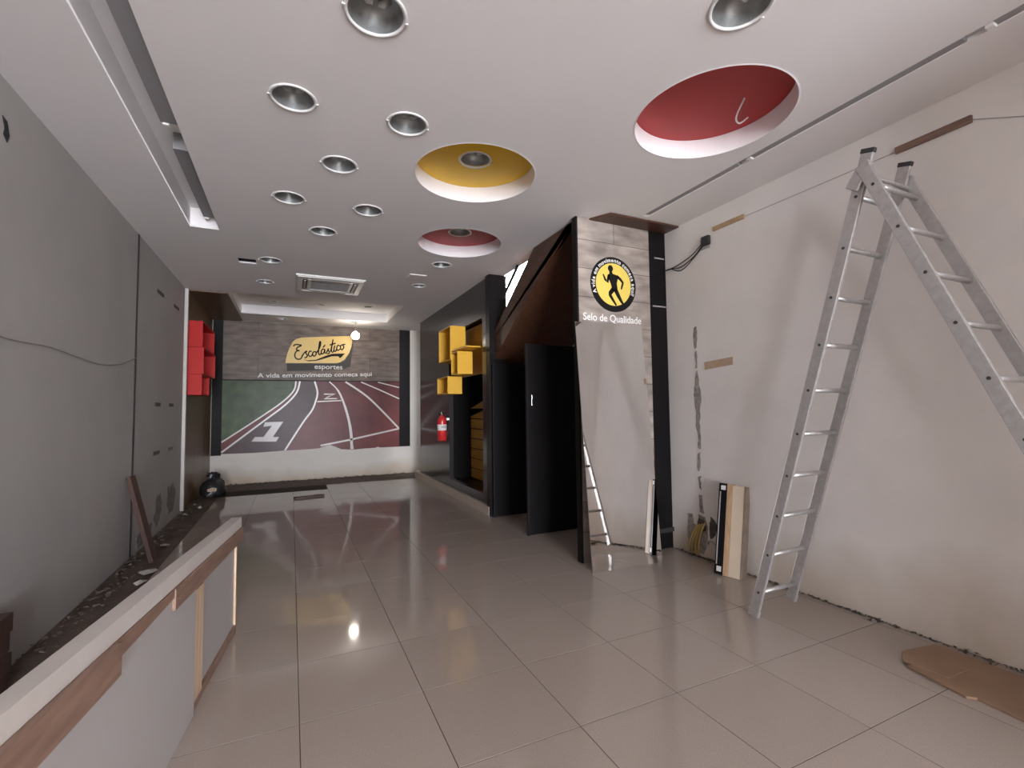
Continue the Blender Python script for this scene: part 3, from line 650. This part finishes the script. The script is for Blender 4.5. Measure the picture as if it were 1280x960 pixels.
# ------------------------------------------------------------------ stair under and through the ceiling
st = thing('staircase', 'dark brown wooden stair rising towards the viewer behind the printed panel', 'staircase', (3.15, 6.3, 0.0))
def ztop(y): return 3.36-0.66*(y-5.0)
def zbot(y): return 2.90-0.60*(y-5.0)
ysd = 6.60
MB().prism([(4.0,zbot(4.0)),(ysd,zbot(ysd)),(ysd,ztop(ysd)),(4.92,CE-0.004),(4.0,CE-0.004)], (2.605,0,0), Y, Z, X, 0.0, 0.04).build('stringer', 'brown', st, bevel=0.004)
MB().hexa([(2.645,4.0,zbot(4.0)),(3.71,4.0,zbot(4.0)),(3.71,ysd,zbot(ysd)),(2.645,ysd,zbot(ysd)),(2.645,4.0,zbot(4.0)+.03),(3.71,4.0,zbot(4.0)+.03),(3.71,ysd,zbot(ysd)+.03),(2.645,ysd,zbot(ysd)+.03)]).build('soffit', 'brown', st)
for i in range(9):
    y = 6.5-0.29*i; z = ztop(y)-0.12
    MB().box(2.80 if z > 3.3 else 2.646, 3.69, y-0.30, y, z-0.03, z).build('tread', 'brown', st, bevel=0.004)
MB().box(3.35, 3.70, 6.61, 8.8, 2.10, 2.20).build('landing', 'brown', st)
for dz in (0.0,):
    MB().path([(2.735,5.62,3.417),(2.735,6.15,3.075)], 0.022, 8).build('handrail', 'rubber', st)
# ------------------------------------------------------------------ black closet doors under the stair
def closet(y, x0, label, zt, handle):
    t = thing('closet_door', label, 'door', ((x0+3.7)/2, y, 0.0), 'black closet doors under the stair')
    MB().box(x0, 3.71, y, y+0.03, 0.008, zt).build('door_leaf', 'blackgloss', t, bevel=0.002)
    MB().box(x0-0.004, x0+0.02, y-0.003, y+0.033, 0.0, zt+0.001).build('edge_strip', 'ink', t)
    if handle: MB().box(x0+.05, x0+.065, y-.03, y-.018, 1.53, 1.66).box(x0+.052, x0+.063, y-.018, y, 1.545, 1.56).box(x0+.052, x0+.063, y-.018, y, 1.63, 1.645).build('handle', 'chrome', t, bevel=0.002)
closet(6.112, 2.555, 'black closet door under the stair, farther one beside the yellow niche', 2.12, False)
closet(5.04, 2.545, 'black closet door under the stair, nearer one with a bright handle', 2.27, True)
# ------------------------------------------------------------------ printed end panel with roundel
PY = 3.93
pn = thing('printed_panel', 'tall board-print panel with yellow runner roundel beside the stair', 'panel', (3.02, PY, 0))
MB().box(2.575, 3.485, PY, PY+0.05, 0.0, CE-0.005).build('panel_board', 'board_end', pn, bevel=0.002)
MB().box(2.555, 2.575, PY-0.004, PY+0.07, 0.0, CE-0.005).build('edge_strip', 'ink', pn)
RC = (3.005, 2.765)
FP = ((RC[0], PY, RC[1]), X, Z, NY)
MB().prism(circ(0,0,0.287,64), *FP, 0.0002, 0.003).build('roundel_ring', 'ink', pn)
MB().prism(circ(0,0,0.222,64), *FP, 0.003, 0.0042).build('roundel_disc', 'roundyellow', pn)
def rn(x, y): return ((x-473)/178*0.287, -(y-620)/215*0.287)
b = MB(); d0, d1 = 0.0042, 0.0054
b.prism([rn(450+20*math.cos(a*math.pi/10), 497+26*math.sin(a*math.pi/10)) for a in range(20)], *FP, d0, d1)
b.prism([rn(*q) for q in ((440,520),(462,520),(466,536),(500,545),(508,565),(497,610),(502,650),(495,668),(452,668),(456,640),(446,605),(432,570),(428,548),(441,538))], *FP, d0, d1)
ribbon(b, [rn(436,552),rn(424,606),rn(408,590),rn(392,548)], [.030,.030,.026,.014], *FP, d0, d1)
ribbon(b, [rn(498,552),rn(525,572),rn(546,598),rn(538,628),rn(532,652)], [.034,.030,.026,.022,.014], *FP, d0, d1)
ribbon(b, [rn(470,655),rn(444,690),rn(442,704),rn(462,738),rn(490,782)], [.05,.046,.036,.03,.018], *FP, d0, d1)
ribbon(b, [rn(484,655),rn(508,705),rn(528,742),rn(552,780)], [.052,.044,.034,.02], *FP, d0, d1)
b.build('runner_silhouette', 'ink', pn)
msg = 'A vida em movimento começa aqui!'
wts = {' ': .5, 'i': .42, 'm': 1.35, '!': .45, 'A': 1.1, 't': .65, 'v': .92, 'c': .9, 'ç': .9}
tot = sum(wts.get(c, 1) for c in msg); a = math.radians(205); span = math.radians(228)
for c in msg:
    w_ = wts.get(c, 1)/tot*span; am = a-w_/2; a -= w_
    if c == ' ': continue
    u = Vector((math.sin(am), 0, -math.cos(am))); v = Vector((math.cos(am), 0, math.sin(am)))
    text(c, 0.058, 'letterwhite', Vector((RC[0], PY-0.0042, RC[1]))+v*0.234, u, v, NY, pn, bold=0.0012, align='CENTER')
text('Selo de Qualidade', 0.105, 'letterwhite', (2.625, PY-0.0015, 2.375), X, Z, NY, pn, bold=0.0012, width=0.73)
bc = thing('black_column', 'narrow black upright column between the printed panel and white wall', 'column', (3.6, PY, 0))
MB().box(3.487, 3.715, PY+0.002, PY+0.06, 0.0, CE-0.005).build('column_board', 'blackgloss', bc, bevel=0.002)
for z, x0, x1 in ((3.115, 3.56, 3.69), (2.585, 3.52, 3.715)):
    MB().box(x0, x1, PY-0.006, PY+0.002, z-0.007, z+0.007).build('rail_strip', 'slat', bc)
MB().box(3.487, 3.72, PY-0.014, PY+0.002, 0.17, 0.215).build('base_band', 'rubber', bc)
tag(MB().hexa([(2.83,3.72,CE-0.02),(3.715,3.72,CE-0.02),(3.715,PY,CE-0.02),(2.72,PY,CE-0.02),(2.83,3.72,CE-0.002),(3.715,3.72,CE-0.002),(3.715,PY,CE-0.002),(2.72,PY,CE-0.002)]).build('soffit_board', 'brown', bevel=0.002),
    'dark brown board on the ceiling above the printed panel', 'board')
# ------------------------------------------------------------------ leaning mirror
BL, BR, TL, TRc = Vector((2.489,3.652,0.001)), Vector((3.265,3.609,0.001)), Vector((2.494,3.873,2.336)), Vector((3.27,3.830,2.348))
nn = (BR-BL).cross(TL-BL).normalized()
if nn.y > 0: nn = -nn
mi = thing('leaning_mirror', 'tall frameless mirror leaning against the printed panel', 'mirror', (2.88, 3.64, 0.0))
e = 0.005
MB().hexa([q-nn*dd for dd in (0.006, 0.0) for q in (BL, BR, TRc, TL)]).build('glass_back', 'glassedge', mi)
MB().hexa([q+nn*dd for dd in (0.0004, 0.0014) for q in (BL, BR, TRc, TL)]).build('mirror_face', 'mirror', mi)

# ------------------------------------------------------------------ ladder
ld = thing('stepladder', 'tall aluminium folding ladder standing open by the white wall', 'ladder', (3.2, 1.5, 0.0))
def yA(z): return 2.41-0.296*z
def yB(z): return 0.435+0.388*z
def section(y_of, xa, xb, za, zb, ztop_, rung0, nr, capname):
    for x, z0 in ((xa, za), (xb, zb)):
        s = MB().bar((x, y_of(z0), z0), (x, y_of(ztop_), ztop_), X, 0.012, 0.034).build('stile', 'alu', ld, bevel=0.004)
        MB().bar((x, y_of(z0-0.0), z0), (x, y_of(z0+0.05), z0+0.05), X, 0.015, 0.036).build('foot', 'rubber' if capname else 'alu', s)
        MB().bar((x, y_of(ztop_-0.022), ztop_-0.022), (x, y_of(ztop_+0.004), ztop_+0.004), X, 0.0145, 0.037).build('end_cap', 'alu' if capname else 'rubber', s, bevel=0.003)
        for i in range(nr):
            z = rung0+0.2815*i
            MB().path([(x-0.0145, y_of(z), z), (x+0.0145, y_of(z), z)], 0.009, 10).build('rivet', 'rubber', s)
    for i in range(nr):
        z = rung0+0.2815*i; y = y_of(z)
        MB().path([(xa+0.012, y, z), (xb-0.012, y, z)], 0.0155, 10).build('rung', 'alu', ld, smooth=True)
section(yA, 3.005, 3.39, 0.0, 0.06, 2.97, 0.185, 10, False)
section(yB, 2.975, 3.425, 0.0, 0.0, 2.88, 0.208, 10, True)
for x in (2.985, 3.415):
    MB().bar((x, yA(2.78)+0.03, 2.76), (x, yB(2.88), 2.86), X, 0.018, 0.036).build('hinge_plate', 'alu', ld, bevel=0.004)
MB().path([(2.965, 1.53, 2.81), (3.435, 1.53, 2.81)], 0.012, 10).build('hinge_pin', 'alu', ld)

# ------------------------------------------------------------------ right wall odds and ends
tag(MB().box(XR-0.022, XR, 1.33, 1.73, 3.195, 3.24).build('wood_batten', 'redwood', bevel=0.002), 'reddish wooden batten high on the white wall behind the ladder top', 'batten', 'battens on the white wall')
tag(MB().box(XR-0.022, XR, 2.92, 3.27, 3.20, 3.24).build('wood_batten', 'tan', bevel=0.002), 'short brown batten high on the white wall near the cable box', 'batten', 'battens on the white wall')
tag(MB().hexa([(XR-0.012,3.43,1.86),(XR,3.43,1.86),(XR,3.10,1.885),(XR-0.012,3.10,1.885),(XR-0.012,3.43,1.935),(XR,3.43,1.935),(XR,3.10,1.955),(XR-0.012,3.10,1.955)]).build('wood_block', 'patch', bevel=0.002),
    'small light brown wooden block fixed to the white wall', 'wood block')
tag(MB().path([(XR-0.004,1.35,3.222),(XR-0.004,1.1,3.10),(XR-0.004,0.6,2.86)], 0.003, 6).build('cord', 'slat'), 'thin pale cord running right from the reddish batten', 'cord')
tag(MB().path([(XR-0.003,1.73,3.215),(XR-0.003,2.92,3.218)], 0.003, 6).build('cord', 'slat'), 'thin pale cord between the two battens', 'cord')
t = thing('cable_box', 'black cable outlet with loose wires near the ceiling by the column', 'outlet', (XR-0.02, 3.36, 3.10))
MB().box(XR-0.04, XR, 3.31, 3.40, 3.09, 3.18).build('outlet_body', 'rubber', t, bevel=0.006)
MB().box(XR-0.006, XR, 3.32, 3.44, 3.06, 3.17).build('wall_plate', 'slat', t, bevel=0.004)
for k_, (dz, dx) in enumerate(((-.02, .02), (.015, .03), (0.0, .012))):
    MB().path(smooth_pts([(XR-.03,3.37,3.12+dz),(XR-.03-dx,3.48,3.02+dz),(XR-.03-dx,3.66,2.955+dz*2),(XR-.02,3.84,2.985),(XR-.02,3.915,2.985)]), 0.0055, 6).build('wire', 'cableblack', t, smooth=True)
# chased gaps and the broken hole in the plaster
def blob(poly, d, m, name):
    rnd = random.Random(len(poly)*7+int(poly[0][1]*100)); out = []
    for i, (y, z) in enumerate(poly):
        y2, z2 = poly[(i+1) % len(poly)]; L_ = math.hypot(y2-y, z2-z); n_ = max(1, int(L_/0.03))
        for k in range(n_):
            f = k/n_; out.append((y+(y2-y)*f+rnd.uniform(-.006,.006), max(0.004, z+(z2-z)*f+rnd.uniform(-.006,.006))))
    return MB().prism(out, (XR,0,0), Y, Z, NX, -0.001, d).build(name, m, wr)
for poly in ([(3.53,2.31),(3.56,2.30),(3.57,2.20),(3.555,2.08),(3.53,2.10),(3.52,2.22)], [(3.53,2.06),(3.555,2.05),(3.55,1.92),(3.565,1.88),(3.53,1.88)],
             [(3.53,1.86),(3.55,1.85),(3.585,1.62),(3.58,1.52),(3.56,1.42),(3.57,1.30),(3.55,1.20),(3.55,1.08),(3.515,1.07),(3.52,1.30),(3.51,1.45),(3.49,1.60),(3.51,1.70)],
             [(3.53,1.04),(3.555,1.02),(3.565,0.90),(3.55,0.84),(3.53,0.90)], [(3.53,0.80),(3.56,0.79),(3.555,0.68),(3.53,0.67)], [(3.525,0.62),(3.56,0.61),(3.555,0.45),(3.50,0.43)]):
    blob(poly, 0.004, 'mortar', 'plaster_gap')
blob([(3.715,0.40),(3.66,0.40),(3.64,0.31),(3.60,0.30),(3.57,0.42),(3.50,0.40),(3.46,0.33),(3.47,0.16),(3.52,0.03),(3.60,0.05),(3.70,0.02),(3.73,0.20)], 0.005, 'mortar', 'broken_hole')
blob([(3.57,0.38),(3.50,0.37),(3.475,0.28),(3.55,0.24),(3.60,0.27)], 0.007, 'cavity', 'broken_hole')
blob([(3.42,0.42),(3.38,0.40),(3.345,0.36),(3.37,0.25),(3.43,0.20),(3.45,0.30)], 0.005, 'cavity', 'broken_hole')
for i, lab in enumerate(('innermost yellowish conduit in the broken wall hole, beside the leaning boards', 'second yellowish conduit from the leaning boards in the wall hole', 'third yellowish conduit from the leaning boards in the wall hole', 'outermost yellowish conduit in the wall hole, beside the black column')):
    yo = 3.485+0.034*i
    tag(MB().path(smooth_pts([(XR-.012,yo,0.345-.012*i),(XR-.03,yo+.005,0.32-.012*i),(XR-.05,yo+.03,0.22),(XR-.052,yo+.05+.008*i,0.12),(XR-.045,yo+.055+.012*i,0.025)]), 0.0105, 8).build('conduit', 'cableyellow', smooth=True),
        lab, 'cable', 'conduits in the broken wall hole')
tag(MB().path(smooth_pts([(XR-.01,3.45,0.15),(XR-.04,3.42,0.19),(XR-.05,3.37,0.20),(XR-.04,3.31,0.16)]), 0.006, 6).build('loose_cable', 'cord', smooth=True), 'grey cable loop between the wall hole and leaning boards', 'cable')
# boards leaning against the white wall
def lean_board(name, label, m, s0, s1, th, dz, sticker=False, zt=0.79):
    A_ = Vector((3.45,3.16,0)); D = (Vector((3.515,2.93,0))-A_).normalized(); N = Vector((0.962,0.272,0))
    lean = Vector((0.15,0.04,zt)); lv = lean.normalized()
    t = thing(name, label, 'board', A_+D*((s0+s1)/2), 'boards leaning on the white wall')
    w_ = D.cross(lv).normalized()
    if w_.x < 0: w_ = -w_
    MB().obox(A_, D, lv, w_, s0, s1, 0.004, lean.length+dz, 0.0, th).build('board', m, t, bevel=0.002)
    if sticker:
        for a0, a1 in ((0.745, 0.785), (0.03, 0.075)):
            MB().obox(A_, D, lv, w_, s0+0.02, s0+0.062, a0, a1, -0.0015, 0.0).build('sticker', 'letterwhite', t)
        MB().obox(A_, D, lv, w_, s0+0.012, s0+0.022, 0.09, 0.73, -0.0015, 0.0).build('metal_strip', 'slat', t)
    return t
lean_board('leaning_board', 'black narrow board with white stickers leaning on the white wall', 'blackgloss', 0.0, 0.075, 0.05, 0.0, True)
lean_board('leaning_board', 'tan wooden board in the middle of the leaning bundle', 'tan', 0.076, 0.125, 0.055, 0.0)
lean_board('leaning_board', 'wide cream board at the right of the leaning bundle', 'cream', 0.126, 0.225, 0.05, -0.01)
lean_board('leaning_board', 'grey-brown shaded side of the bundle beside the cream board', 'shadedside', 0.227, 0.245, 0.09, -0.01)  # side of the bundle in shadow, its darkness put into the colour
# cardboard sheets on the floor
tag(MB().prism([(3.19,1.57),(3.12,1.28),(3.155,1.25),(3.13,1.06),(3.20,0.85),(3.62,0.8),(3.62,1.56)], (0,0,0), X, Y, Z, 0.001, 0.014).build('cardboard_sheet', 'card', bevel=0.002),
    'brown cardboard sheet lying on the floor at the right edge', 'cardboard')
tag(MB().prism([(3.61,1.62),(3.33,1.66),(3.22,1.60),(3.24,1.40),(3.61,1.38)], (0,0,0), X, Y, Z, 0.0145, 0.02).build('cardboard_flap', 'card'),
    'small torn cardboard flap on the cardboard sheet against the wall', 'cardboard')

# ------------------------------------------------------------------ low white partition panel at the left
A0 = Vector((-0.34, 3.81, 0)); D = Vector((-0.1155, -0.9933, 0)); N = Vector((0.9933, -0.1155, 0))
lp = thing('low_partition', 'low white panel on a wooden frame standing in the left foreground', 'partition', (-0.47, 2.6, 0.0))
def zt(s): return 0.766+0.027*s
def piece(name, m, s0, s1, zb0, zb1, zt0, zt1, n0, n1, bevel=0.0015):
    return MB().hexa([A0+D*s+N*n+Vector((0,0,z)) for (a, b_) in ((zb0, zb1), (zt0, zt1)) for s, n, z in ((s0,n0,a),(s1,n0,b_),(s1,n1,b_),(s0,n1,a))]).build(name, m, lp, bevel=bevel)
SE = 3.1
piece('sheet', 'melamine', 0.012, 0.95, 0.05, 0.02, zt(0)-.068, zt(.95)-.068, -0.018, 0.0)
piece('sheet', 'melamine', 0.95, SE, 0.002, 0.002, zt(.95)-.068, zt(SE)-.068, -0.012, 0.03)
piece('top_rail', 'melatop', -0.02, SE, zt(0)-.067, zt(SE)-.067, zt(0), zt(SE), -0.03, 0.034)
piece('edge_batten', 'palewood', -0.006, 0.012, 0.0, 0.0, zt(0)-.068, zt(0)-.068, -0.03, 0.012)
piece('upright_batten', 'palewood', 0.80, 0.95, 0.052, 0.052, .60, .60, 0.001, 0.024)
piece('bottom_batten', 'redwood', 0.012, 0.95, 0.0, 0.0, 0.05, 0.05, -0.018, 0.016)
piece('wood_strip', 'redwood', -0.03, 1.29, .61, .64, zt(0)-.068, zt(1.29)-.068, 0.0305, 0.045)
piece('wood_strip', 'redwood', 1.291, 1.83, .695, .683, zt(1.29)-.068, zt(1.83)-.068, 0.0305, 0.040)
piece('wood_strip', 'redwood', 1.831, SE, .646, .665, zt(1.83)-.068, zt(SE)-.068, 0.0305, 0.06)
# plank and dark crate by the left wall
tag(MB().bar((-1.235,5.90,0.012), (XL+0.025,6.08,0.85), (0.12,0.99,0), 0.062, 0.02).build('leaning_plank', 'darkwood', bevel=0.003), 'dark brown plank leaning on the grey left wall', 'plank')
t = thing('dark_crate', 'dark rough crate against the left wall at the picture edge', 'crate', (-1.43, 3.42, -0.012))
for i in range(4):
    MB().box(XL+0.005, -1.39+0.01*(i % 2), 3.22, 3.60, -0.012+i*0.107, 0.088+i*0.107).build('slat', 'darkwood', t, bevel=0.003)
